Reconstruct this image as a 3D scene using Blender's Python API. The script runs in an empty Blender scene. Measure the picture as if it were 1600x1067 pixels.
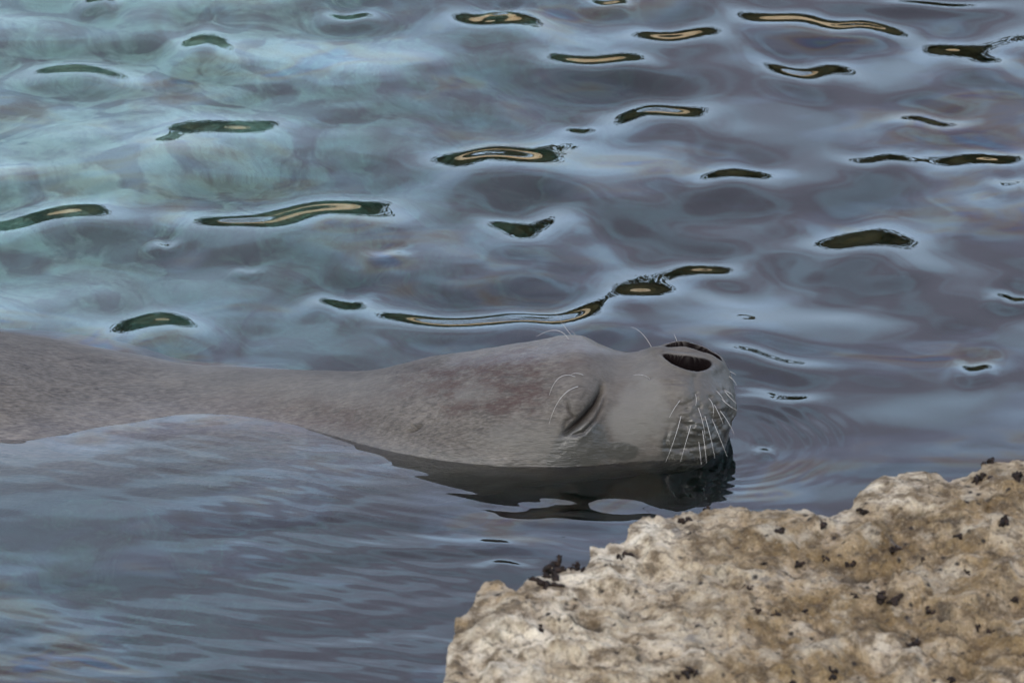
import bpy, math, random
import numpy as np
from mathutils import Vector

random.seed(7)
RNG = np.random.default_rng(11)
S = bpy.context.scene
COL = S.collection
R = math.radians

# ------------------------------------------------------------------ camera
PITCH = R(25.0)
DIST = 8.0
TGT = np.array([0.0, 0.195, 0.0])
FWD = np.array([0.0, math.cos(PITCH), -math.sin(PITCH)])
UP = np.array([0.0, math.sin(PITCH), math.cos(PITCH)])
RIGHT = np.array([1.0, 0.0, 0.0])
CAM = TGT - DIST * FWD
MPP = 0.00065                      # metres per photo pixel at the seal
FPX = DIST / MPP
cd = bpy.data.cameras.new("camera")
cd.sensor_width = 36.0
cd.lens = 36.0 * FPX / 1600.0
cd.clip_start = 0.1
cd.clip_end = 3000.0
cd.dof.use_dof = True
cd.dof.focus_distance = 7.9
cd.dof.aperture_fstop = 22.0
cam = bpy.data.objects.new("camera", cd)
cam.location = CAM.tolist()
cam.rotation_euler = (math.pi / 2 - PITCH, 0, 0)
COL.objects.link(cam)
S.camera = cam

# ------------------------------------------------------------------ sky and sun
SUN_EL, SUN_AZ = R(32), R(200)     # azimuth clockwise from +Y: behind the camera
w = bpy.data.worlds.new("World")
S.world = w
w.use_nodes = True
nt = w.node_tree
nt.nodes.clear()
out = nt.nodes.new("ShaderNodeOutputWorld")
bg = nt.nodes.new("ShaderNodeBackground")
sky = nt.nodes.new("ShaderNodeTexSky")
sky.sky_type = 'NISHITA'
sky.sun_disc = False
sky.sun_elevation = SUN_EL
sky.sun_rotation = SUN_AZ
sky.air_density = 1.0
sky.dust_density = 2.5
tc = nt.nodes.new("ShaderNodeTexCoord")
cn = nt.nodes.new("ShaderNodeTexNoise")
cn.inputs["Scale"].default_value = 4.5
cn.inputs["Detail"].default_value = 7.0
cn.inputs["Roughness"].default_value = 0.5
cn.inputs["Distortion"].default_value = 0.6
cr = nt.nodes.new("ShaderNodeValToRGB")
cr.color_ramp.elements[0].position = 0.83
cr.color_ramp.elements[0].color = (0.08, 0.08, 0.08, 1)
cr.color_ramp.elements[1].position = 0.94
cr.color_ramp.elements[1].color = (0.92, 0.92, 0.92, 1)
mx = nt.nodes.new("ShaderNodeMix")
mx.data_type = 'RGBA'
mx.inputs["B"].default_value = (4.0, 4.0, 5.3, 1)      # grey cloud
nt.links.new(tc.outputs["Generated"], cn.inputs["Vector"])
sep = nt.nodes.new("ShaderNodeSeparateXYZ")
nt.links.new(tc.outputs["Generated"], sep.inputs["Vector"])
mad = nt.nodes.new("ShaderNodeMath")              # the cloud deck thins out towards the horizon
mad.operation = 'MULTIPLY_ADD'
nt.links.new(sep.outputs["Z"], mad.inputs[0])
mad.inputs[1].default_value = 0.75
nt.links.new(cn.outputs["Fac"], mad.inputs[2])
nt.links.new(mad.outputs[0], cr.inputs["Fac"])
nt.links.new(cr.outputs["Color"], mx.inputs["Factor"])
veil = nt.nodes.new("ShaderNodeMix")              # thin high veil over the clear sky
veil.data_type = 'RGBA'
veil.inputs["Factor"].default_value = 0.65
veil.inputs["B"].default_value = (7.4, 9.6, 12.2, 1)
nt.links.new(sky.outputs["Color"], veil.inputs["A"])
nt.links.new(veil.outputs["Result"], mx.inputs["A"])
nt.links.new(mx.outputs["Result"], bg.inputs["Color"])
bg.inputs["Strength"].default_value = 0.15
nt.links.new(bg.outputs["Background"], out.inputs["Surface"])

sd = bpy.data.lights.new("sun", 'SUN')
sd.energy = 1.0
sd.angle = R(12)
sd.color = (1.0, 0.93, 0.82)
sun = bpy.data.objects.new("sun", sd)
sdir = Vector((math.sin(SUN_AZ) * math.cos(SUN_EL), math.cos(SUN_AZ) * math.cos(SUN_EL), math.sin(SUN_EL)))
sun.rotation_euler = sdir.to_track_quat('Z', 'Y').to_euler()
sun.location = (sdir * 30).to_tuple()
COL.objects.link(sun)

S.render.engine = 'CYCLES'
S.view_settings.view_transform = 'Standard'
S.view_settings.look = 'None'
S.view_settings.gamma = 1.0
S.view_settings.exposure = 0.98
S.view_settings.use_curve_mapping = False
S.cycles.use_denoising = True
S.cycles.max_bounces = 10
S.cycles.transmission_bounces = 8
S.cycles.glossy_bounces = 5
S.cycles.diffuse_bounces = 2
S.cycles.transparent_max_bounces = 8

# ------------------------------------------------------------------ helpers
def project(P):
    d = P - CAM
    z = d @ FWD
    return 800 + FPX * (d @ RIGHT) / z, 533.5 - FPX * (d @ UP) / z

def ray(px, py):
    px, py = np.asarray(px, float), np.asarray(py, float)
    return FWD + ((px - 800) / FPX)[..., None] * RIGHT + ((533.5 - py) / FPX)[..., None] * UP

def on_z(px, py, z=0.0):
    r = ray(px, py)
    t = (z - CAM[2]) / r[..., 2]
    return CAM + t[..., None] * r

def on_y(px, py, y):
    r = ray(px, py)
    t = (y - CAM[1]) / r[..., 1]
    return CAM + t[..., None] * r

def sstep(a, b, x):
    t = np.clip((x - a) / (b - a), 0, 1)
    return t * t * (3 - 2 * t)

_P = RNG.permutation(4096)
_V = RNG.uniform(-1, 1, 4096)
def vnoise(x, y, z=0.0):
    x, y, z = np.broadcast_arrays(np.asarray(x, float), np.asarray(y, float), np.asarray(z, float))
    xi, yi, zi = np.floor(x).astype(int), np.floor(y).astype(int), np.floor(z).astype(int)
    fx, fy, fz = x - xi, y - yi, z - zi
    f = lambda t: t * t * t * (t * (t * 6 - 15) + 10)
    u, v, w_ = f(fx), f(fy), f(fz)
    def hsh(a, b, c):
        return _V[_P[(_P[(_P[a & 4095] + b) & 4095] + c) & 4095]]
    def lerp(a, b, t): return a + (b - a) * t
    c00 = lerp(hsh(xi, yi, zi), hsh(xi + 1, yi, zi), u)
    c10 = lerp(hsh(xi, yi + 1, zi), hsh(xi + 1, yi + 1, zi), u)
    c01 = lerp(hsh(xi, yi, zi + 1), hsh(xi + 1, yi, zi + 1), u)
    c11 = lerp(hsh(xi, yi + 1, zi + 1), hsh(xi + 1, yi + 1, zi + 1), u)
    return lerp(lerp(c00, c10, v), lerp(c01, c11, v), w_)

def fbm(x, y, z=0.0, oct=5, gain=0.5):
    a, s, f = 1.0, 0.0, 1.0
    for i in range(oct):
        s = s + a * vnoise(x * f + 17.3 * i, y * f - 9.1 * i, z * f + 4.7 * i)
        a *= gain
        f *= 2.03
    return s

def mesh_obj(name, verts, faces, mat, parent=None, smooth=True):
    verts = np.asarray(verts, np.float32).reshape(-1, 3)
    faces = np.asarray(faces, np.int32)
    me = bpy.data.meshes.new(name)
    n = faces.shape[1]
    me.vertices.add(len(verts))
    me.vertices.foreach_set("co", verts.ravel())
    me.loops.add(faces.size)
    me.loops.foreach_set("vertex_index", faces.ravel())
    me.polygons.add(len(faces))
    me.polygons.foreach_set("loop_start", np.arange(0, faces.size, n, dtype=np.int32))
    me.polygons.foreach_set("loop_total", np.full(len(faces), n, dtype=np.int32))
    me.update(calc_edges=True)
    me.validate()
    if smooth:
        me.polygons.foreach_set("use_smooth", np.ones(len(me.polygons), dtype=bool))
    me.materials.append(mat)
    o = bpy.data.objects.new(name, me)
    COL.objects.link(o)
    if parent is not None:
        o.parent = parent
    return o

def grid_faces(nu, nv, wrap_v=False):
    iu = np.arange(nu - 1)
    iv = np.arange(nv if wrap_v else nv - 1)
    A, B = np.meshgrid(iu, iv, indexing='ij')
    A, B = A.ravel(), B.ravel()
    B2 = (B + 1) % nv
    return np.stack([A * nv + B, (A + 1) * nv + B, (A + 1) * nv + B2, A * nv + B2], 1)

def tag(o, label=None, category=None, group=None, kind=None):
    for k, v in (("label", label), ("category", category), ("group", group), ("kind", kind)):
        if v is not None:
            o[k] = v
    return o

def set_attr(o, name, vals):
    at = o.data.attributes.new(name, 'FLOAT', 'POINT')
    at.data.foreach_set("value", np.asarray(vals, np.float32).ravel())

class Mat:
    """Small node-tree builder."""
    def __init__(self, name):
        self.m = bpy.data.materials.new(name)
        self.m.use_nodes = True
        self.t = self.m.node_tree
        self.t.nodes.clear()
        self.out = self.t.nodes.new("ShaderNodeOutputMaterial")
    def n(self, typ, **kw):
        nd = self.t.nodes.new(typ)
        for k, v in kw.items():
            setattr(nd, k, v)
        return nd
    def put(self, sock, v):
        if isinstance(v, bpy.types.NodeSocket):
            self.t.links.new(v, sock)
        else:
            sock.default_value = v
    def noise(self, vec, scale, detail=5, rough=0.55, dist=0.0):
        nd = self.n("ShaderNodeTexNoise")
        self.put(nd.inputs["Vector"], vec)
        nd.inputs["Scale"].default_value = scale
        nd.inputs["Detail"].default_value = detail
        nd.inputs["Roughness"].default_value = rough
        nd.inputs["Distortion"].default_value = dist
        return nd.outputs["Fac"]
    def voro(self, vec, scale, feature='F1'):
        nd = self.n("ShaderNodeTexVoronoi", feature=feature)
        self.put(nd.inputs["Vector"], vec)
        nd.inputs["Scale"].default_value = scale
        return nd.outputs["Distance"]
    def ramp(self, fac, stops):
        nd = self.n("ShaderNodeValToRGB")
        el = nd.color_ramp.elements
        while len(el) < len(stops):
            el.new(0.5)
        for e, (p, c) in zip(el, stops):
            e.position = p
            e.color = (c, c, c, 1) if isinstance(c, (int, float)) else (*c, 1)
        self.put(nd.inputs["Fac"], fac)
        return nd.outputs["Color"]
    def mix(self, fac, a, b, blend='MIX'):
        nd = self.n("ShaderNodeMix", data_type='RGBA', blend_type=blend)
        self.put(nd.inputs["Factor"], fac)
        for k, v in (("A", a), ("B", b)):
            if isinstance(v, tuple) and len(v) == 3:
                v = (*v, 1)
            self.put(nd.inputs[k], v)
        return nd.outputs["Result"]
    def math(self, op, a, b=0.0, clamp=False):
        nd = self.n("ShaderNodeMath", operation=op, use_clamp=clamp)
        self.put(nd.inputs[0], a)
        self.put(nd.inputs[1], b)
        return nd.outputs[0]
    def attr(self, name):
        return self.n("ShaderNodeAttribute", attribute_name=name).outputs["Fac"]
    def coord(self, scale=(1, 1, 1), which="Object", rot=(0, 0, 0)):
        t = self.n("ShaderNodeTexCoord").outputs[which]
        mp = self.n("ShaderNodeMapping")
        mp.inputs["Scale"].default_value = scale
        mp.inputs["Rotation"].default_value = rot
        self.put(mp.inputs["Vector"], t)
        return mp.outputs["Vector"]
    def bump(self, h, strength, dist, normal=None):
        nd = self.n("ShaderNodeBump")
        self.put(nd.inputs["Strength"], strength)
        nd.inputs["Distance"].default_value = dist
        self.put(nd.inputs["Height"], h)
        if normal is not None:
            self.put(nd.inputs["Normal"], normal)
        return nd.outputs["Normal"]
    def principled(self, **kw):
        nd = self.n("ShaderNodeBsdfPrincipled")
        for k, v in kw.items():
            k = k.replace("_", " ")
            if isinstance(v, tuple) and len(v) == 3 and k != "Normal":
                v = (*v, 1)
            self.put(nd.inputs[k], v)
        self.t.links.new(nd.outputs[0], self.out.inputs["Surface"])
        return nd

# ------------------------------------------------------------------ water
def swell(X, Y):
    h = np.zeros_like(X)
    rg = np.random.default_rng(5)
    calm = 0.22 + 0.78 * sstep(-0.12, 0.30, Y)
    def band(n, l0, l1, sl, spread):
        o = np.zeros_like(X)
        for i in range(n):
            lam = l0 * (l1 / l0) ** (i / (n - 1.0)) * rg.uniform(0.9, 1.1)
            th = math.pi / 2 + rg.normal(0, spread)
            k = 2 * math.pi / lam
            ph = rg.uniform(0, 6.28)
            wob = 0.35 * np.sin(2.1 * X + 1.7 * Y + i) + 0.3 * np.sin(5.3 * Y - 3.1 * X + 2 * i)
            o += sl / k * np.sin(k * (X * math.cos(th) + Y * math.sin(th)) + ph + wob)
        return o
    h += band(26, 0.14, 0.45, 0.0142, 0.75)
    h += band(12, 0.05, 0.11, 0.0078, 1.0) * (0.6 + 0.4 * np.sin(3.1 * X + 4.0 * Y))
    return h * calm

def wave_height(X, Y):
    h = swell(X, Y)
    # back-facing wavelets: (x0,y0,x1,y1,thickness px, steepness)
    for (x0, y0, x1, y1, th, st) in WAVELETS:
        a, b = on_z(x0, y0), on_z(x1, y1)
        c = (a + b) / 2
        d = (b - a)[:2]
        L = np.hypot(*d)
        d = d / L
        if d[0] < 0:
            d = -d
        nrm = np.array([-d[1], d[0]])
        u = (X - c[0]) * d[0] + (Y - c[1]) * d[1]
        v = (X - c[0]) * nrm[0] + (Y - c[1]) * nrm[1]
        half = 1.5 * th * MPP / math.sin(PITCH) / 2
        st = max(st, 0.155)
        # add just enough to what the swell already does there
        uu = np.linspace(-1, 1, 9) * L / 2
        pxs, pys = c[0] + uu * d[0], c[1] + uu * d[1]
        e = 0.012
        bgs = (swell(pxs, pys + e) - swell(pxs, pys - e)) / (2 * e)
        stu = np.interp(u, uu, np.clip(st + bgs, 0.02, 0.34))
        q = THR / st
        bb = half / max(0.25, math.sqrt(max(0.02, (1 - q) / 3.2)))
        aa = L / 2 * 1.12
        v = v + 0.12 * bb * np.sin(u / aa * 4 + x0)
        h += -stu * v * np.exp(-(np.abs(u) / aa) ** 3.0 - (v / bb) ** 2) * nrm[1]
    # swash humped up against the neck
    for (px, py, rx, ry, hh) in ((350, 662, 0.12, 0.05, 0.0045), (480, 735, 0.16, 0.08, 0.002)):
        c = on_z(px, py)
        h += hh * np.exp(-((X - c[0]) / rx) ** 2 - ((Y - c[1]) / ry) ** 2)
    # rings spreading from the chin
    c = on_z(1130, 690)
    r = np.hypot(X - c[0], Y - c[1])
    h += 0.00030 * (0.55 + 0.9 * fbm(X * 14, Y * 14, 2.2, 3)) * np.sin(2 * math.pi * r / 0.017 + 1.0 + 1.6 * fbm(X * 11, Y * 11, 5.2, 3)) * np.exp(-((r - 0.06) / 0.06) ** 2)
    # fine slanting ripples over the near left water
    m = sstep(0.02 - 0.30 * np.minimum(X + 0.05, 0), -0.10 - 0.25 * np.minimum(X + 0.05, 0), Y) * sstep(0.25, -0.05, X)
    tex = 0.5 + 0.5 * fbm(X * 5, Y * 4, 3.0, 3)
    for lam, th, sl in ((0.030, 1.30, 0.024), (0.044, 1.75, 0.024), (0.019, 1.12, 0.022), (0.014, 1.35, 0.018), (0.07, 1.6, 0.026)):
        k = 2 * math.pi / lam
        h += m * tex * sl / k * np.sin(k * (X * math.cos(th) + Y * math.sin(th)) + 2.5 * fbm(X * 6 + lam * 90, Y * 5, 1.0, 3))
    m2 = sstep(0.0, -0.12, Y)
    k = 2 * math.pi / 0.11
    h += m2 * 0.022 / k * np.sin(k * Y + 3 * fbm(X * 2.2, Y * 3, 8.0, 3))
    return h

THR = 0.105
WAVELETS = [
 (30,108,230,118,14,.15),(268,66,368,66,18,.15),(270,200,435,186,19,.16),(505,23,592,24,9,.14),
 (700,22,848,36,18,.2),(130,2,188,5,10,.15),(690,246,862,236,25,.24),(-40,352,187,325,20,.2),
 (298,348,605,320,27,.24),(233,380,278,380,6,.14),(575,400,640,400,5,.14),(478,467,578,470,12,.15),
 (580,489,860,502,17,.22),(800,502,950,495,20,.22),(905,478,1060,428,22,.22),(1030,425,1160,405,14,.18),
 (155,520,325,505,20,.17),(750,355,908,343,20,.16),(880,197,927,195,6,.14),(948,178,1105,164,20,.2),
 (863,102,1013,98,14,.2),(995,57,1128,50,16,.21),(1140,18,1290,40,15,.2),(1280,42,1418,43,15,.2),
 (1202,116,1320,105,19,.21),(1395,181,1515,193,10,.15),(1440,86,1610,62,20,.2),(1500,95,1620,124,13,.17),
 (1073,278,1222,278,14,.15),(1323,254,1427,248,9,.15),(1463,250,1597,242,15,.19),(1267,368,1450,380,26,.17),
 (1548,287,1610,288,8,.15),(1553,460,1610,468,7,.15),(1498,571,1555,573,8,.15),(1125,546,1280,575,8,.17),
 (1170,615,1275,628,8,.15),(365,422,405,425,4,.14),(810,806,995,809,6,.14),(740,880,830,880,5,.14),
 (920,2,985,6,9,.19),(1370,2,1550,8,6,.15),(1180,702,1205,700,4,.14),(770,14,800,20,6,.15)]

def graded(lo, hi, step, ends):
    core = np.arange(lo, hi + step / 2, step)
    l, r = [lo], [hi]
    d = step
    while l[-1] > ends[0]:
        d *= 1.18
        l.append(l[-1] - d)
    d = step
    while r[-1] < ends[1]:
        d *= 1.18
        r.append(r[-1] + d)
    l[-1], r[-1] = ends
    return np.concatenate([np.array(l[:0:-1]), core, np.array(r[1:])])

gx = graded(-0.62, 0.62, 0.0026, (-400.0, 400.0))
gy = graded(-0.58, 1.32, 0.0030, (-60.0, 600.0))
GX, GY = np.meshgrid(gx, gy, indexing='ij')
GZ = wave_height(GX, GY)
fade = np.exp(-np.maximum(0, np.hypot(GX, GY) - 20) / 15)
GZ *= fade

def build_water():
    nu, nv = GX.shape
    top = np.stack([GX, GY, GZ], -1).reshape(-1, 3)
    faces = grid_faces(nu, nv)[:, ::1]
    ring = np.concatenate([np.arange(nv) , np.arange(1, nu) * nv + nv - 1,
                           (nu - 1) * nv + np.arange(nv - 2, -1, -1), np.arange(nu - 2, 0, -1) * nv])
    low = top[ring].copy()
    low[:, 2] = -6.0
    base = len(top)
    k = np.arange(len(ring))
    k2 = (k + 1) % len(ring)
    sides = np.stack([ring[k], ring[k2], base + k2, base + k], 1)
    verts = np.concatenate([top, low, [[0, 50, -6.0]]])
    cidx = len(verts) - 1
    # floor fan as degenerate-free quads is awkward: use pairs of ring steps
    kk = np.arange(0, len(ring) - (len(ring) % 2), 2)
    fan = np.stack([base + kk, base + (kk + 1) % len(ring), base + (kk + 2) % len(ring), np.full(len(kk), cidx)], 1)
    m = Mat("sea_water")
    # a thin oily film drifts on the surface in swirls
    v = m.coord((1.0, 1.7, 1.0))
    film = m.noise(v, 6.0, 6, 0.55, 1.6)
    patch = m.ramp(m.noise(v, 2.6, 3, 0.5, 0.5), [(0.44, 0.0), (0.60, 1.0)])
    thick = m.math('MULTIPLY', patch, m.math('MULTIPLY', m.ramp(film, [(0.34, 0.0), (0.68, 1.0)]), 340.0))
    m.principled(Base_Color=(1.0, 1.0, 1.0), Roughness=0.0, IOR=1.333, Transmission_Weight=1.0,
                 Thin_Film_Thickness=thick, Thin_Film_IOR=1.39)
    ab = m.n("ShaderNodeVolumeAbsorption")
    ab.inputs["Color"].default_value = (0.46, 0.69, 0.67, 1)
    ab.inputs["Density"].default_value = 5.8
    sc = m.n("ShaderNodeVolumeScatter")
    sc.inputs["Color"].default_value = (0.75, 0.9, 0.85, 1)
    sc.inputs["Density"].default_value = 0.12
    ad = m.n("ShaderNodeAddShader")
    m.t.links.new(ab.outputs[0], ad.inputs[0])
    m.t.links.new(sc.outputs[0], ad.inputs[1])
    m.t.links.new(ad.outputs[0], m.out.inputs["Volume"])
    o = mesh_obj("water", verts, np.concatenate([faces, sides, fan]), m.m)
    tag(o, "rippled blue grey sea water around the floating seal", kind="structure")
    return o
water = build_water()

# ------------------------------------------------------------------ seabed
def build_seabed():
    x = graded(-3, 3, 0.06, (-380.0, 380.0))
    y = graded(-3, 5, 0.06, (-58.0, 560.0))
    X, Y = np.meshgrid(x, y, indexing='ij')
    Z = -0.23 + 0.05 * fbm(X * 2.2, Y * 2.2, 2.0, 5)
    weed = np.maximum(sstep(0.05, 0.75, X * 1.0 - (Y - 1.0) * 0.30 + 0.42), sstep(0.25, -0.35, Y))
    Z = Z - 0.35 * weed
    m = Mat("seabed_sand")
    v = m.coord()
    a = m.noise(v, 11.0, 4, 0.5, 1.2)
    b = m.noise(v, 22.0, 5, 0.6)
    col = m.mix(m.ramp(a, [(0.44, 0.0), (0.53, 1.0)]), (0.18, 0.185, 0.15), (0.70, 0.66, 0.54))
    col = m.mix(m.ramp(b, [(0.45, 0.0), (0.62, 0.55)]), col, (0.09, 0.085, 0.07))
    col = m.mix(m.attr("weed"), col, (0.045, 0.055, 0.040))
    m.principled(Base_Color=col, Roughness=0.9, Normal=m.bump(b, 0.6, 0.05))
    o = mesh_obj("seabed", np.stack([X, Y, Z], -1), grid_faces(*X.shape), m.m)
    set_attr(o, "weed", np.clip(weed * 1.15 + 0.3 * fbm(X * 3, Y * 3, 7.0, 3) * (weed > 0.02), 0, 1))
    tag(o, kind="structure")
build_seabed()

# ------------------------------------------------------------------ far shore, seen only mirrored in the water
def build_shore():
    nx, nz = 300, 40
    x = np.linspace(-45, 45, nx)
    t = np.linspace(0, 1, nz)
    X, T = np.meshgrid(x, t, indexing='ij')
    prof_y = np.interp(t, [0, .25, .5, .6, 1], [13.2, 13.4, 13.9, 14.6, 26])
    prof_z = np.interp(t, [0, .25, .5, .6, 1], [-2.5, 0.3, 0.66, 0.8, 1.8])
    Y = prof_y[None, :] + 0.35 * fbm(X * 0.5, T * 6, 1.0, 5) + 0 * X
    Z = prof_z[None, :] + 0.16 * fbm(X * 0.7, T * 5, 6.0, 5) * (T > 0.2)
    m = Mat("pale_limestone")
    v = m.coord()
    a = m.noise(v, 1.5, 7, 0.65)
    col = m.ramp(a, [(0.3, (0.55, 0.40, 0.22)), (0.55, (0.78, 0.60, 0.36)), (0.75, (0.82, 0.70, 0.50))])
    m.principled(Base_Color=col, Roughness=0.9, Normal=m.bump(a, 0.8, 0.2))
    o = mesh_obj("shore", np.stack([X, Y, Z], -1), grid_faces(nx, nz), m.m)
    tag(o, kind="structure")
    # scrub growing on the shore: a mass of leaf quads
    n = 160000
    cx = RNG.uniform(-42, 42, 420)
    cy = RNG.uniform(14.0, 17.5, 420)
    cz = 0.55 + (cy - 14) * 0.12
    rr = RNG.uniform(0.65, 1.15, 420)
    idx = RNG.integers(0, 420, n)
    d = RNG.normal(size=(n, 3))
    d /= np.linalg.norm(d, axis=1)[:, None]
    d[:, 2] = np.abs(d[:, 2]) * 1.25
    rad = rr[idx] * RNG.uniform(0.55, 1.05, n) ** 0.5
    c = np.stack([cx[idx], cy[idx], cz[idx]], 1) + d * rad[:, None] * np.array([1.1, 0.8, 2.1])
    u = RNG.normal(size=(n, 3)); u /= np.linalg.norm(u, axis=1)[:, None]
    q = RNG.normal(size=(n, 3)); q -= (q * u).sum(1)[:, None] * u; q /= np.linalg.norm(q, axis=1)[:, None]
    s = RNG.uniform(0.06, 0.13, n)[:, None]
    V = np.stack([c - u * s, c + q * s * 0.5, c + u * s, c - q * s * 0.5], 1).reshape(-1, 3)
    F = np.arange(4 * n).reshape(-1, 4)
    th = np.linspace(0.02, math.pi - 0.02, 7); pp = np.linspace(0, 2 * math.pi, 10, endpoint=False)
    T, Q = np.meshgrid(th, pp, indexing='ij')
    ball = np.stack([np.sin(T) * np.cos(Q), np.sin(T) * np.sin(Q), np.cos(T)], -1).reshape(-1, 3)
    bf = grid_faces(7, 10, True)
    hearts = (np.stack([cx, cy, cz], 1)[:, None] + ball[None] * (rr * 0.86)[:, None, None] * np.array([1.1, 0.8, 2.1]))
    F = np.concatenate([F, (bf[None] + (4 * n + 70 * np.arange(420))[:, None, None]).reshape(-1, 4)])
    V = np.concatenate([V, hearts.reshape(-1, 3)])
    m = Mat("dark_scrub")
    a = m.noise(m.coord(), 1.2, 3)
    col = m.ramp(a, [(0.3, (0.028, 0.025, 0.006)), (0.7, (0.080, 0.066, 0.017))])
    m.principled(Base_Color=col, Roughness=0.75)
    o = mesh_obj("scrub", V, F, m.m, smooth=False)
    tag(o, "dark green scrub on the far shore mirrored in the wavelets", kind="stuff")
build_shore()

# ------------------------------------------------------------------ seal
TH_C, TH_S = math.cos(PITCH), math.sin(PITCH)
def build_seal():
    # measured outline: pixel column, silhouette row, near waterline row, axis y, half width
    rows = [
     (0, 517, 686, .090, .180), (100, 531, 681, .088, .168), (200, 551, 666, .082, .152),
     (300, 570, 650, .074, .136), (400, 575, 657, .062, .130), (480, 578, 673, .048, .120),
     (560, 577, 692, .034, .117), (600, 573, 700, .026, .115), (650, 563, 708, .018, .110),
     (700, 553, 713, .010, .104), (750, 545, 717, .004, .099), (800, 537, 719, .000, .0955),
     (860, 530, 719, -.002, .0925), (900, 529, 717, -.004, .0890), (935, 539, 714, -.006, .084),
     (960, 547, 711, -.007, .080), (985, 549, 708, -.008, .077), (1010, 544, 706, -.009, .074)]
    X, y0, b, zt, zb = [], [], [], [], []
    for (px, top, wl, yy, bb) in rows:
        depth = DIST - 0.03
        k = depth / FPX
        x = (px - 800) * k
        yn = on_z(px, wl)[1]
        hc = yy - yn
        q = math.sqrt(max(0.0, 1 - min(0.9999, (hc / bb)) ** 2))
        v = (533.5 - top) * k + (TGT[1] - yy) * TH_S
        # v = -a q cos + sqrt(a^2 cos^2 + b^2 sin^2)
        a = np.linspace(0.03, 0.4, 4000)
        f = -a * q * TH_C + np.sqrt((a * TH_C) ** 2 + (bb * TH_S) ** 2) - v
        i = int(np.argmin(np.abs(f)))
        A = min(max(a[i], 0.6 * bb), 1.05 * bb)
        # keep the silhouette exact
        c = (v - math.sqrt((A * TH_C) ** 2 + (bb * TH_S) ** 2)) / TH_C
        X.append(x); y0.append(yy); b.append(bb); zt.append(c + A); zb.append(c - A)
    # muzzle tip
    for (x, t_, b_, yy, hw) in ((.1500, .0850, -.080, -.010, .0715), (.1690, .0885, -.078, -.010, .0685), (.1850, .0840, -.068, -.010, .0635),
                             (.1970, .0765, -.042, -.010, .0560), (.2070, .0670, -.016, -.010, .0450),
                             (.2150, .0570, .008, -.010, .0310), (.2195, .0475, .022, -.010, .0165), (.2212, .0370, .033, -.010, .0010)):
        X.append(x); y0.append(yy); b.append(hw); zt.append(t_); zb.append(b_)
    # body beyond the frame
    for (x, t_, b_, yy, hw) in ((-.70, .055, -.36, .11, .20), (-1.0, .05, -.44, .15, .235), (-1.4, -.02, -.50, .24, .24),
                             (-1.8, -.12, -.42, .30, .15), (-2.1, -.2, -.34, .34, .08), (-2.2, -.26, -.28, .35, .02)):
        X.insert(0, x); y0.insert(0, yy); b.insert(0, hw); zt.insert(0, t_); zb.insert(0, b_)
    X, y0, b, zt, zb = map(np.array, (X, y0, b, zt, zb))
    s = np.concatenate([[0], np.cumsum(np.hypot(np.hypot(np.diff(X), np.diff(zt)), np.diff(b)))])
    sx = X[-1] - X
    # dense stations
    fine = s[-1] - np.concatenate([np.arange(0, 0.48, 0.00125), np.arange(0.48, 0.95, 0.0022), np.arange(0.95, s[-1], 0.012)])
    st = np.unique(np.clip(np.append(fine, 0), 0, s[-1]))
    def cub(v):   # Catmull-Rom through the stations, then gentle smoothing
        m = np.zeros_like(v)
        ds, dv = np.diff(s), np.diff(v)
        sl = dv / ds
        m[1:-1] = np.where(sl[1:] * sl[:-1] > 0, 2 * sl[1:] * sl[:-1] / (sl[1:] + sl[:-1] + 1e-12), 0)
        m[0], m[-1] = sl[0], sl[-1]
        i = np.clip(np.searchsorted(s, st) - 1, 0, len(s) - 2)
        t = (st - s[i]) / ds[i]
        h = ds[i]
        y = ((1 + 2 * t) * (1 - t) ** 2 * v[i] + t * (1 - t) ** 2 * h * m[i]
             + t * t * (3 - 2 * t) * v[i + 1] + t * t * (t - 1) * h * m[i + 1])
        for _ in range(14):
            y[1:-1] = (y[:-2] + 2 * y[1:-1] + y[2:]) / 4
        return y
    XS, Y0, B, ZT, ZB = map(cub, (X, y0, b, zt, zb))
    nphi = 440
    # finer around the side and top that the camera sees
    ph = np.linspace(0, 2 * math.pi, nphi, endpoint=False)
    ph = ph + 0.55 * np.sin(ph - R(150)) * -1 * 0.9
    cph, sph = np.cos(ph), np.sin(ph)
    c, a = (ZT + ZB) / 2, (ZT - ZB) / 2
    P = np.stack([np.repeat(XS[:, None], nphi, 1), Y0[:, None] + B[:, None] * cph, c[:, None] + a[:, None] * sph], -1)
    nu = len(XS)
    def normals(P):
        du = np.gradient(P, axis=0)
        dv = np.roll(P, -1, 1) - np.roll(P, 1, 1)
        n = np.cross(du, dv)
        n /= np.linalg.norm(n, axis=-1)[..., None] + 1e-12
        ctr = np.stack([XS, Y0, c], -1)[:, None]
        sgn = np.sign(((P - ctr) * n).sum(-1))[..., None]
        sgn[sgn == 0] = 1
        return n * sgn
    N = normals(P)
    px, py = project(P)
    vis = sstep(-0.25, 0.05, -(N @ FWD))
    D = np.zeros(px.shape)
    DARK = np.zeros(px.shape)
    def rot(cx, cy, ang):
        ca, sa = math.cos(R(ang)), math.sin(R(ang))
        dx, dy = px - cx, py - cy
        return dx * ca + dy * sa, -dx * sa + dy * ca
    def bulge(cx, cy, rx, ry, hmm, ang=0, p=2.0):
        u, v = rot(cx, cy, ang)
        D[...] += vis * hmm * 0.001 * np.exp(-((u / rx) ** 2 + (v / ry) ** 2) ** (p / 2))
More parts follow.
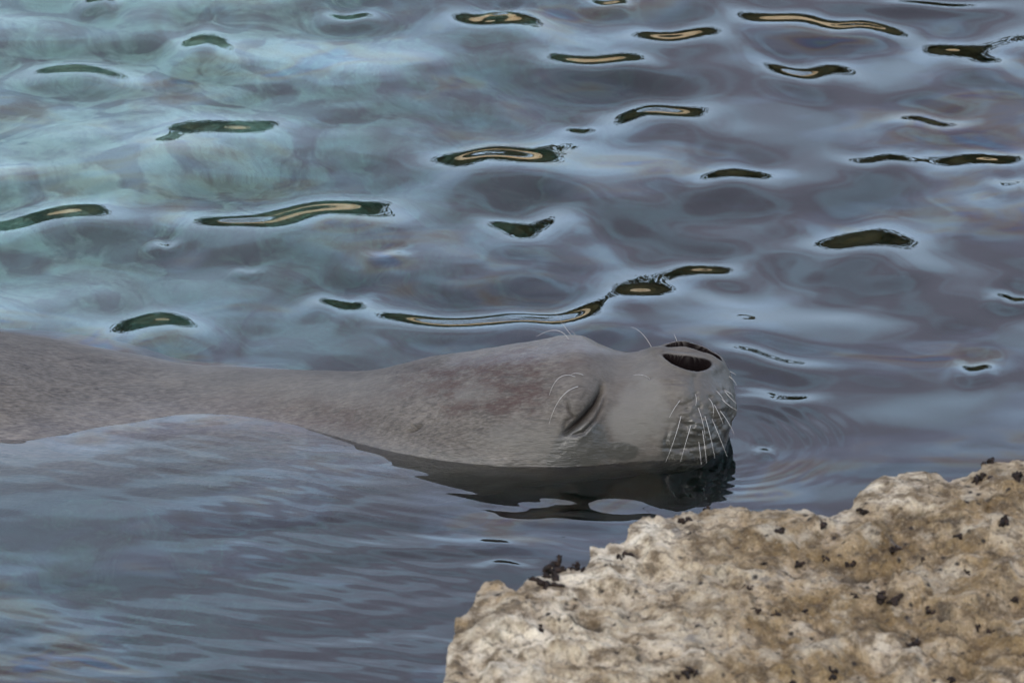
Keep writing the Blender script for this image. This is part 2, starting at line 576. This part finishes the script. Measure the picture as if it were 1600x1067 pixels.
    def groove(pts, depth, sig, taper=True):
        pts = np.array(pts, float)
        best = np.full(px.shape, 1e9); along = np.zeros(px.shape)
        L = np.concatenate([[0], np.cumsum(np.hypot(*np.diff(pts, axis=0).T))])
        for i in range(len(pts) - 1):
            d = pts[i + 1] - pts[i]
            t = np.clip(((px - pts[i, 0]) * d[0] + (py - pts[i, 1]) * d[1]) / (d @ d), 0, 1)
            r = np.hypot(px - pts[i, 0] - t * d[0], py - pts[i, 1] - t * d[1])
            k = r < best
            best = np.where(k, r, best)
            along = np.where(k, (L[i] + t * np.hypot(*d)) / L[-1], along)
        tp = np.sqrt(np.clip(4 * along * (1 - along), 0.03, 1)) if taper else 1.0
        D[...] -= vis * depth * 0.001 * tp * np.exp(-(best / (sig)) ** 2)
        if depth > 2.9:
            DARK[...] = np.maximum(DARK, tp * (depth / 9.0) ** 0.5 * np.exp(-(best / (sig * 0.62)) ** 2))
    # brow ridge, cheek, muzzle pad
    bulge(898, 614, 44, 28, 5.0, -50)
    bulge(902, 636, 34, 17, 6.0, -52)
    bulge(960, 600, 40, 30, -2.5)
    bulge(1085, 640, 55, 42, 4.0, 30)
    bulge(1115, 690, 30, 24, 3.0)
    bulge(820, 660, 90, 50, 2.0)
    bulge(1010, 660, 50, 40, 1.5)
    bulge(898, 529, 40, 10, 3.0)
    bulge(935, 660, 30, 26, -1.5)
    bulge(975, 575, 30, 22, -3.0, -40)
    bulge(1040, 600, 40, 24, 2.2, 20)
    groove([(1030, 700), (1062, 703), (1095, 697), (1122, 686)], 2.4, 3.4)
    # closed eye
    groove([(878, 680), (893, 668), (912, 651), (928, 632), (938, 612), (941, 600)], 12.0, 4.6)
    groove([(893, 681), (912, 675), (930, 655), (941, 634), (946, 618)], 4.0, 3.2)
    bulge(923, 661, 30, 9, 4.6, -50)
    groove([(887, 630), (890, 645), (898, 656)], 3.5, 3.0)
    groove([(880, 672), (884, 660), (896, 652)], 3.0, 3.0)
    groove([(905, 630), (917, 618)], 1.4, 2.0)
    # wrinkles of the muzzle
    groove([(1045, 628), (1065, 634), (1082, 628), (1088, 616)], 1.8, 3.0)
    groove([(1030, 598), (1052, 602), (1078, 603)], 1.0, 2.5)
    groove([(1085, 612), (1084, 592), (1092, 580)], 1.4, 4.0)
    groove([(1045, 668), (1040, 690), (1048, 706)], 1.5, 3.0)
    groove([(1060, 655), (1080, 672), (1105, 680)], 1.2, 3.0)
    groove([(1100, 640), (1115, 655), (1122, 676)], 1.2, 3.0)
    groove([(1112, 700), (1124, 690), (1134, 668)], 3.0, 3.5)
    groove([(638, 676), (650, 671), (660, 663)], 3.4, 2.6)
    groove([(642, 663), (650, 671)], 2.9, 2.0)
    for (fx, fy) in FOLLICLES:
        bulge(fx, fy, 3.2, 3.0, -1.6)
        bulge(fx, fy + 4, 5.5, 3.5, 0.9)
    lump = fbm(P[..., 0] * 60, P[..., 1] * 60, P[..., 2] * 60, 4)
    head = sstep(1010, 1090, px)
    D += (0.0006 + 0.0023 * head * sstep(585, 640, py)) * lump * sstep(500, 700, px)
    D += 0.0016 * fbm(P[..., 0] * 14, P[..., 1] * 14, P[..., 2] * 14, 3)
    # rims of the nostrils and groove between
    def almond(cx, cy, rx, ry, ang, bow=0.0):
        u, v = rot(cx, cy, ang)
        v = v + bow * (u / rx) ** 2
        return (u / rx) ** 2 + (v / (ry * (1 + 0.25 * u / rx))) ** 2
    n1 = almond(1072, 568.5, 36, 10.2, 12, 4.0)
    qa = math.radians(-8)
    qx, qy = P[..., 0] - 0.1785, P[..., 1] + 0.0005
    qx, qy = qx * math.cos(qa) + qy * math.sin(qa), -qx * math.sin(qa) + qy * math.cos(qa)
    n2 = (qx / 0.0255) ** 2 + ((qy + 0.003 * (qx / 0.0255) ** 2) / 0.0092) ** 2 + 9.0 * (P[..., 2] < 0.03)
    for nn, hh in ((n1, 2.6), (n2, 2.2)):
        D += np.where(nn is n2, 1.0, vis) * hh * 0.001 * np.exp(-((np.sqrt(nn) - 1.25) / 0.38) ** 2)
    P2 = P + N * D[..., None]
    # cavities are pushed straight into the muzzle
    into = np.array([-0.25, 0.12, -1.0]); into /= np.linalg.norm(into)
    cav = 0.030 * sstep(1.02, 0.72, n1) + 0.024 * sstep(1.02, 0.7, n2)
    cav *= (P[..., 2] > 0.03)
    P2 = P2 + into * cav[..., None]
    # markings ------------------------------------------------
    nz = fbm(P[..., 0] * 22, P[..., 1] * 22, P[..., 2] * 22, 5)
    n3 = fbm(P[..., 0] * 70, P[..., 1] * 70, P[..., 2] * 70, 4)
    def blob(cx, cy, rx, ry, ang=0, soft=0.35, jit=0.35):
        u, v = rot(cx, cy, ang)
        r = np.sqrt((u / rx) ** 2 + (v / ry) ** 2) + jit * nz + 0.12 * n3
        return sstep(1 + soft, 1 - soft, r)
    brown = np.clip(blob(735, 610, 100, 46, -8, .6, .8) + 0.8 * blob(805, 610, 60, 46, 0, .6, .7) + 0.5 * blob(500, 650, 110, 30, 10, .7, .5)
                    + 0.5 * blob(900, 560, 60, 25, 0, .7, .4), 0, 1)
    pale = np.clip(0.9 * blob(1000, 650, 52, 52, 0, .25, .3) + 0.75 * blob(820, 690, 75, 32, 0, .5, .4) + 0.4 * blob(752, 613, 24, 11, 0, .6, 1.1)
                   + 0.5 * blob(980, 575, 50, 20, 0, .6, .4) + 0.5 * blob(450, 600, 190, 25, 4, .7, .4), 0, 1)
    wet = np.clip(blob(905, 700, 50, 32, -30, .14, .25) + blob(965, 705, 40, 14, 0, .14, .3) + blob(1075, 690, 50, 32, -15, .2, .3)
                  + 0.75 * blob(1112, 625, 52, 72, 0, .45, .35) + 0.55 * sstep(0.010, 0.002, P[..., 2] + 0.004 * nz) * (px > 480), 0, 1)
    sheen = blob(850, 538, 150, 22, -4, .5, .5) + sstep(0.02, 0.0, P[..., 2]) 
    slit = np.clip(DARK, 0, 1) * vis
    body = sstep(520, 250, px)
    o = mesh_obj("seal", P2.reshape(-1, 3), grid_faces(nu, nphi, True), SKIN())
    set_attr(o, "brown", brown * vis); set_attr(o, "pale", pale * vis); set_attr(o, "wet", np.clip(wet, 0, 1) * vis)
    set_attr(o, "sheen", np.clip(sheen, 0, 1)); set_attr(o, "speckle", body); set_attr(o, "fur", 1 - 0.62 * sstep(840, 940, px))
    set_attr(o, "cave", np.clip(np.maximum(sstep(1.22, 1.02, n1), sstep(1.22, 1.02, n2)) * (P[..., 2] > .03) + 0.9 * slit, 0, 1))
    tag(o, "grey monk seal floating with its nose raised and eyes closed in the water", "seal")
    return o, P2, project(P2), vis

def SKIN():
    m = Mat("seal_fur")
    v = m.coord((0.45, 1, 1))
    vs = m.coord((0.22, 1, 1))
    a = m.noise(v, 38, 6, 0.6)
    hair = m.noise(vs, 650, 3, 0.6)
    hair2 = m.noise(vs, 330, 4, 0.62)
    spec = m.noise(v, 120, 4, 0.7)
    col = m.ramp(a, [(0.32, (0.043, 0.038, 0.032)), (0.55, (0.078, 0.069, 0.057)), (0.75, (0.112, 0.099, 0.081))])
    dots = m.math('MULTIPLY', m.attr("speckle"), m.ramp(spec, [(0.57, 0.0), (0.68, 0.85)]))
    col = m.mix(dots, col, (0.022, 0.018, 0.017))
    col = m.mix(m.math("MULTIPLY", m.attr("fur"), m.ramp(hair, [(0.38, 0.0), (0.68, 0.5)])), col, (0.165, 0.152, 0.132))
    col = m.mix(m.math("MULTIPLY", m.attr("fur"), m.ramp(hair2, [(0.46, 0.0), (0.66, 0.66)])), col, (0.034, 0.031, 0.029))
    col = m.mix(m.math('MULTIPLY', m.attr("brown"), m.ramp(m.noise(v, 105, 6, 0.75), [(0.41, 0.0), (0.58, 0.75)])), col, (0.044, 0.026, 0.022))
    col = m.mix(m.math('MULTIPLY', m.attr("pale"), 0.75), col, (0.118, 0.113, 0.099))
    col = m.mix(m.math('MULTIPLY', m.attr("wet"), 0.8), col, (0.034, 0.034, 0.028))
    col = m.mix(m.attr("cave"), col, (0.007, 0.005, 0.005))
    gl = m.math('MAXIMUM', m.attr("wet"), m.attr("sheen"))
    rough = m.math('SUBTRACT', 0.66, m.math('MULTIPLY', gl, 0.34))
    fu = m.attr("fur")
    nrm = m.bump(hair, m.math("MULTIPLY", fu, 0.8), 0.0012, m.bump(hair2, m.math("MULTIPLY", fu, 0.7), 0.0020, m.bump(a, m.math("MULTIPLY", fu, 0.5), 0.004)))
    m.principled(Base_Color=col, Roughness=rough, Normal=nrm, Specular_IOR_Level=m.math("MULTIPLY", m.math("SUBTRACT", 1.0, m.attr("cave"), True), m.math("ADD", 0.16, m.math("MULTIPLY", gl, 0.34))))
    return m.m

FOLLICLES = [(1064, 650), (1080, 663), (1091, 637), (1101, 650), (1107, 622), (1116, 633), (1120, 611), (1126, 642), (1086, 616), (1062, 626),
             (1113, 655), (1098, 672), (1130, 610), (1128, 625), (1072, 640), (1094, 655), (1016, 592), (1052, 600)]
seal, SP, (SPX, SPY), SVIS = build_seal()

# whiskers: root pixel, mid pixel, tip pixel, how far the tip stands off towards the viewer
def tube(pts, r0, r1, nside=5):
    pts = np.array(pts)
    n = len(pts)
    tg = np.gradient(pts, axis=0)
    tg /= np.linalg.norm(tg, axis=1)[:, None]
    ref = np.array([0.3, 0.9, 0.2])
    u = np.cross(tg, ref); u /= np.linalg.norm(u, axis=1)[:, None]
    v = np.cross(tg, u)
    an = np.linspace(0, 2 * math.pi, nside, endpoint=False)
    rr = np.linspace(r0, r1, n)
    V = pts[:, None] + rr[:, None, None] * (np.cos(an)[None, :, None] * u[:, None] + np.sin(an)[None, :, None] * v[:, None])
    return V.reshape(-1, 3), grid_faces(n, nside, True)

def build_whiskers():
    m = Mat("whisker_keratin")
    m.principled(Base_Color=(0.36, 0.345, 0.31), Roughness=0.35)
    W = [((1064, 650), (1054, 685), (1040, 722), .03), ((1080, 663), (1072, 690), (1063, 722), .03), ((1091, 637), (1098, 660), (1102, 684), .025),
         ((1097, 672), (1101, 696), (1104, 724), .03), ((1101, 650), (1110, 682), (1117, 716), .03), ((1113, 655), (1124, 682), (1136, 713), .03),
         ((1107, 622), (1114, 634), (1114, 652), .02), ((1116, 633), (1124, 648), (1130, 662), .025), ((1126, 642), (1138, 660), (1147, 678), .02),
         ((1120, 611), (1127, 619), (1133, 628), .02), ((1128, 623), (1140, 634), (1152, 641), .02), ((1131, 609), (1139, 613), (1146, 619), .012),
         ((1133, 612), (1142, 622), (1150, 630), .01), ((1062, 626), (1053, 639), (1046, 652), .02), ((1086, 616), (1088, 624), (1087, 634), .015),
         ((1092, 690), (1094, 708), (1096, 726), .025),
         ((898, 588), (874, 590), (858, 618), .02), ((902, 604), (876, 622), (858, 662), .025), ((910, 586), (900, 583), (892, 586), .01),
         ((1016, 592), (1004, 586), (990, 586), .012),
         ((897, 529), (882, 510), (867, 487), .0), ((903, 529), (899, 523), (892, 516), .0), ((888, 530), (868, 516), (838, 526), .0),
         ((1016, 533), (1003, 521), (987, 511), .0), ((1056, 530), (1055, 526), (1053, 522), 0.0),
         ((1139, 588), (1146, 594), (1151, 602), .005), ((1140, 580), (1146, 583), (1150, 586), .0)]
    for root, mid, tip, off in W:
        d2 = (SPX - root[0]) ** 2 + (SPY - root[1]) ** 2 + np.where(SVIS > 0.25, 0, 1e9)
        i = np.unravel_index(np.argmin(d2), d2.shape)
        p0 = SP[i].copy()
        pm = on_y(mid[0], mid[1], p0[1] - off * 0.65)
        pt = on_y(tip[0], tip[1], p0[1] - off)
        t = np.linspace(0, 1, 13)[:, None]
        # quadratic through the three points
        c = 2 * pm - 0.5 * (p0 + pt)
        pts = (1 - t) ** 2 * p0 + 2 * t * (1 - t) * c + t * t * pt
        start = p0 + (p0 - pts[1]) * 0.4
        pts = np.concatenate([[start], pts])
        V, F = tube(pts, 0.00031, 0.00009)
        brow = root[0] < 1030 and not (root == (1016, 533) or root == (1016, 592))
        mesh_obj("eyebrow_hair" if brow else "whisker", V, F, m.m, seal)
build_whiskers()

# ------------------------------------------------------------------ foreground rock
ROCK_OUT = [(640, 1300), (690, 1120), (697, 1067), (700, 1010), (715, 970), (735, 945), (750, 918), (762, 906), (775, 905), (790, 917), (806, 926), (818, 908), (835, 899),
            (858, 888), (880, 884), (900, 888), (918, 884), (924, 858), (950, 855), (978, 847), (988, 826), (1005, 816), (1060, 806), (1105, 797), (1140, 789),
            (1165, 795), (1200, 800), (1255, 799), (1278, 812), (1310, 810), (1332, 795), (1348, 777), (1362, 757), (1385, 746), (1415, 738), (1442, 740), (1480, 753),
            (1520, 747), (1540, 732), (1565, 727), (1600, 724), (1680, 715), (1800, 700), (2000, 690)]
ROCK_FRONT = [(2600, 720), (2900, 1800), (2400, 3500), (700, 3500), (330, 2300), (640, 1300)]   # round the side nearest the viewer
ROCK_Z = 0.40
def build_rock():
    o2 = np.array(ROCK_OUT + ROCK_FRONT, float)
    # outline on the plane of the rock's upper edge
    E = on_z(o2[:, 0], o2[:, 1], ROCK_Z)
    # dense
    L = np.concatenate([[0], np.cumsum(np.hypot(np.diff(o2[:, 0]), np.diff(o2[:, 1]))
                                        * np.where(np.arange(len(o2) - 1) >= len(ROCK_OUT) - 1, 0.06, 1.0))])
    ns = 700
    s = np.linspace(0, L[-1], ns, endpoint=False)
    ex, ey = np.interp(s, L, E[:, 0]), np.interp(s, L, E[:, 1])
    jx = fbm(s / 14.0, 0 * s + 3.3, 0, 4) * 0.0022
    jy = fbm(s / 14.0, 0 * s + 9.3, 0, 4) * 0.0040
    ex, ey = ex + jx, ey + jy
    fr = sstep(L[len(ROCK_OUT) - 2], L[len(ROCK_OUT)], s) * sstep(L[-1], L[-2], s)
    ex, ey = ex + fr * 0.09 * fbm(ex * 4.5, ey * 4.5, 1.1, 4), ey + fr * 0.09 * fbm(ex * 4.5, ey * 4.5, 7.1, 4)
    # surface: rows from the rim inwards to a point low in front, and outward down into the water
    cx, cy = 0.42, -2.35
    tin = np.concatenate([np.linspace(0, 0.1, 60), np.linspace(0.1, 0.62, 260)[1:], np.linspace(0.62, 1, 40)[1:]])
    tout = np.linspace(1, 0, 46)[:-1]
    rowsP = []
    dirx, diry = ex - cx, ey - cy
    dl = np.hypot(dirx, diry); dirx, diry = dirx / dl, diry / dl
    zr = ROCK_Z + 0 * ex
    for t in tout:      # flank below the rim, leaning out a little
        drop = t ** 1.2 * 1.7
        under = -0.05 * np.sin(t * 3.0) + 0.25 * t ** 2
        rowsP.append(np.stack([ex + dirx * under, ey + diry * under, zr - drop], 1))
    for t in tin:
        x = ex + (cx - ex) * t
        y = ey + (cy - ey) * t
        z = zr + 0.030 * (1 - np.exp(-t / 0.12)) - 0.10 * t
        rowsP.append(np.stack([x, y, z], 1))
    P = np.array(rowsP)
    X, Y, Z = P[..., 0], P[..., 1], P[..., 2]
    rim = np.concatenate([1 - tout, 1 + tin])
    wgt = np.concatenate([sstep(0, 1, 1 - tout) * 0.5, 0.35 + 0.65 * sstep(0, 0.06, tin)])[:, None]
    big = fbm(X * 7, Y * 7, Z * 7, 3)
    mid = fbm(X * 24, Y * 24, Z * 24, 4)
    fin = fbm(X * 90, Y * 90, Z * 90, 3)
    ridg = 1 - np.abs(vnoise(X * 30, Y * 30, Z * 30 + 9))
    Z2 = Z + wgt * (0.012 * big + 0.008 * mid + 0.0042 * fin + 0.005 * (ridg - 0.6))
    pit = sstep(0.42, 0.75, vnoise(X * 55, Y * 55, 5.5)) * sstep(-0.1, 0.3, vnoise(X * 12, Y * 12, 1.5))
    Z2 -= wgt * 0.006 * pit
    X2 = X + 0.006 * wgt * fbm(X * 20, Y * 20, Z * 20 + 30, 4)
    Y2 = Y + 0.006 * wgt * fbm(X * 20, Y * 20, Z * 20 + 60, 4)
    P = np.stack([X2, Y2, Z2], -1)
    m = Mat("weathered_limestone")
    v = m.coord()
    a = m.noise(v, 17, 8, 0.68, 0.5)
    b = m.noise(v, 55, 5, 0.6)
    d = m.noise(v, 130, 6, 0.7)
    e = m.noise(v, 24, 5, 0.6)
    col = m.ramp(a, [(0.30, (0.12, 0.076, 0.033)), (0.43, (0.23, 0.158, 0.075)), (0.54, (0.35, 0.26, 0.150)), (0.66, (0.52, 0.44, 0.32))])
    col = m.mix(m.ramp(b, [(0.48, 0.0), (0.62, 0.85)]), col, (0.11, 0.076, 0.042))
    col = m.mix(m.ramp(e, [(0.54, 0.0), (0.64, 0.75)]), col, (0.49, 0.42, 0.30))
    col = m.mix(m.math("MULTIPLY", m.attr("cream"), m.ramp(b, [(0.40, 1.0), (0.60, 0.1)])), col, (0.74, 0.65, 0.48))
    col = m.mix(m.ramp(d, [(0.53, 0.0), (0.66, 0.8)]), col, (0.05, 0.04, 0.03))
    col = m.mix(m.ramp(m.noise(v, 38, 3, 0.5), [(0.69, 0.0), (0.75, 0.6)]), col, (0.10, 0.10, 0.10))
    col = m.mix(m.math('MULTIPLY', m.attr("pit"), 0.85), col, (0.06, 0.048, 0.035))
    nrm = m.bump(m.noise(v, 420, 4, 0.75), 0.8, 0.003, m.bump(d, 1.0, 0.006, m.bump(b, 0.9, 0.012)))
    gr = m.noise(v, 420, 4, 0.75)
    col = m.mix(m.ramp(gr, [(0.52, 0.0), (0.68, 0.5)]), col, (0.09, 0.065, 0.040))
    col = m.mix(m.ramp(gr, [(0.30, 0.5), (0.44, 0.0)]), col, (0.62, 0.54, 0.39))
    vo = m.voro(v, 75)
    sp = m.math('MULTIPLY', m.ramp(vo, [(0.12, 1.0), (0.24, 0.0)]), m.ramp(m.noise(v, 40, 2), [(0.45, 0.0), (0.53, 0.95)]))
    col = m.mix(sp, col, (0.03, 0.025, 0.022))
    m.principled(Base_Color=col, Roughness=0.88, Normal=nrm, Specular_IOR_Level=0.1)
    o = mesh_obj("rock", P.reshape(-1, 3), grid_faces(*X.shape, True), m.m)
    set_attr(o, "pit", pit)
    rx_, ry_ = project(P)
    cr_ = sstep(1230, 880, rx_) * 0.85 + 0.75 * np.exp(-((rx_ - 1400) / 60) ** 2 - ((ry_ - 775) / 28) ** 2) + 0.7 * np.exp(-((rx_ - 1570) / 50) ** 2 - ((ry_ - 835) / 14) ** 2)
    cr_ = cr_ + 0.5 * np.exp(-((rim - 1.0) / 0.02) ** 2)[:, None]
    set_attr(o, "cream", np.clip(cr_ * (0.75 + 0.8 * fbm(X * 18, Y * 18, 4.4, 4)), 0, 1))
    tag(o, "cream and brown pitted limestone rock rising from the water in front of the seal", "rock")
    return o, P
rock, RP = build_rock()
RPX, RPY = project(RP)
i0 = 46

def rock_point(px, py):
    d2 = (RPX[44:] - px) ** 2 + (RPY[44:] - py) ** 2
    i = np.unravel_index(np.argmin(d2), d2.shape)
    return RP[44 + i[0], i[1]]

SPECIAL = {(868, 884): "large dark tuft of dried seaweed standing in the notch of the rock's water edge",
           (905, 888): "dark seaweed clump against the pale step beside the large tuft",
           (848, 908): "long dark seaweed scrap lying just below the large tuft",
           (862, 900): "dark strand of seaweed joining the large tuft to the scrap below it",
           (843, 986): "lone round dark seaweed knob on the rock's blunt low end",
           (1108, 793): "dark seaweed knob on the rock's rim under the seal's chin",
           (1351, 800): "upright dark seaweed scrap where the rock steps up to its high shoulder",
           (1392, 936): "broad dark grey clump of seaweed in the middle of the brown rock face",
           (1549, 719): "rounded dark clump poking over the rim of the rock's highest shoulder",
           (1535, 746): "curled dark strand of seaweed at the foot of the rock's highest shoulder"}
def build_seaweed():
    m = Mat("dried_seaweed")
    a = m.noise(m.coord(), 300, 3)
    col = m.ramp(a, [(0.35, (0.007, 0.006, 0.005)), (0.65, (0.026, 0.016, 0.011))])
    m.principled(Base_Color=col, Roughness=0.7, Specular_IOR_Level=0.12)
    spots = [(868, 884, 20), (905, 888, 16), (848, 908, 22), (862, 900, 14), (843, 986, 11), (975, 868, 11), (1074, 813, 13), (1108, 793, 9), (1078, 833, 6),
             (1217, 830, 13), (1281, 820, 12), (1351, 800, 13), (1327, 882, 11), (1293, 872, 10), (1248, 880, 11), (1260, 957, 11), (1213, 962, 10),
             (1392, 936, 18), (1397, 856, 11), (1450, 957, 11), (1425, 1003, 18), (1535, 746, 17), (1588, 748, 16), (1500, 840, 11), (1568, 815, 12),
             (1549, 719, 13), (1168, 919, 8), (1304, 1055, 12), (1196, 880, 8), (1075, 1050, 12), (1057, 1057, 10), (1440, 873, 8), (1510, 895, 9), (1585, 935, 10),
             (1540, 985, 14), (1180, 955, 9), (1336, 930, 6), (1490, 1060, 12), (1240, 1062, 10)]
    for j, (px, py, sz) in enumerate(spots):
        rg = np.random.default_rng(100 + j)
        c = rock_point(px, py)
        r = sz * MPP * 0.80 * 0.85
        V, F, base = [], [], 0
        for q in range(int(rg.integers(4, 8))):       # curled ribbons and knobs
            p = np.array([rg.normal(0, .5), rg.normal(0, .5), 0.0]) * r
            an = rg.uniform(0, 6.28); el = rg.uniform(-0.2, 1.0)
            pts = [p - np.array([0, 0, r * 0.5])]
            for t in range(8):
                dirv = np.array([math.cos(an) * math.cos(el), math.sin(an) * math.cos(el), math.sin(el)])
                p = p + dirv * r * rg.uniform(0.10, 0.24)
                pts.append(p.copy())
                an += rg.normal(0, .6); el = np.clip(el + rg.normal(-0.25, .4), -0.9, 1.2)
            vv, ff = tube(pts, r * rg.uniform(.18, .46), r * rg.uniform(.05, .2), 6)
            vv = vv + rg.normal(0, r * 0.07, vv.shape)
            V.append(vv); F.append(ff + base); base += len(vv)
        o = mesh_obj("seaweed_scrap", np.concatenate(V), np.concatenate(F), m.m)
        o.location = c.tolist()
        tag(o, SPECIAL.get((px, py), "small dark curled scrap of dried seaweed stuck to the pale rock"), "seaweed", "dark seaweed scraps on the rock")
build_seaweed()
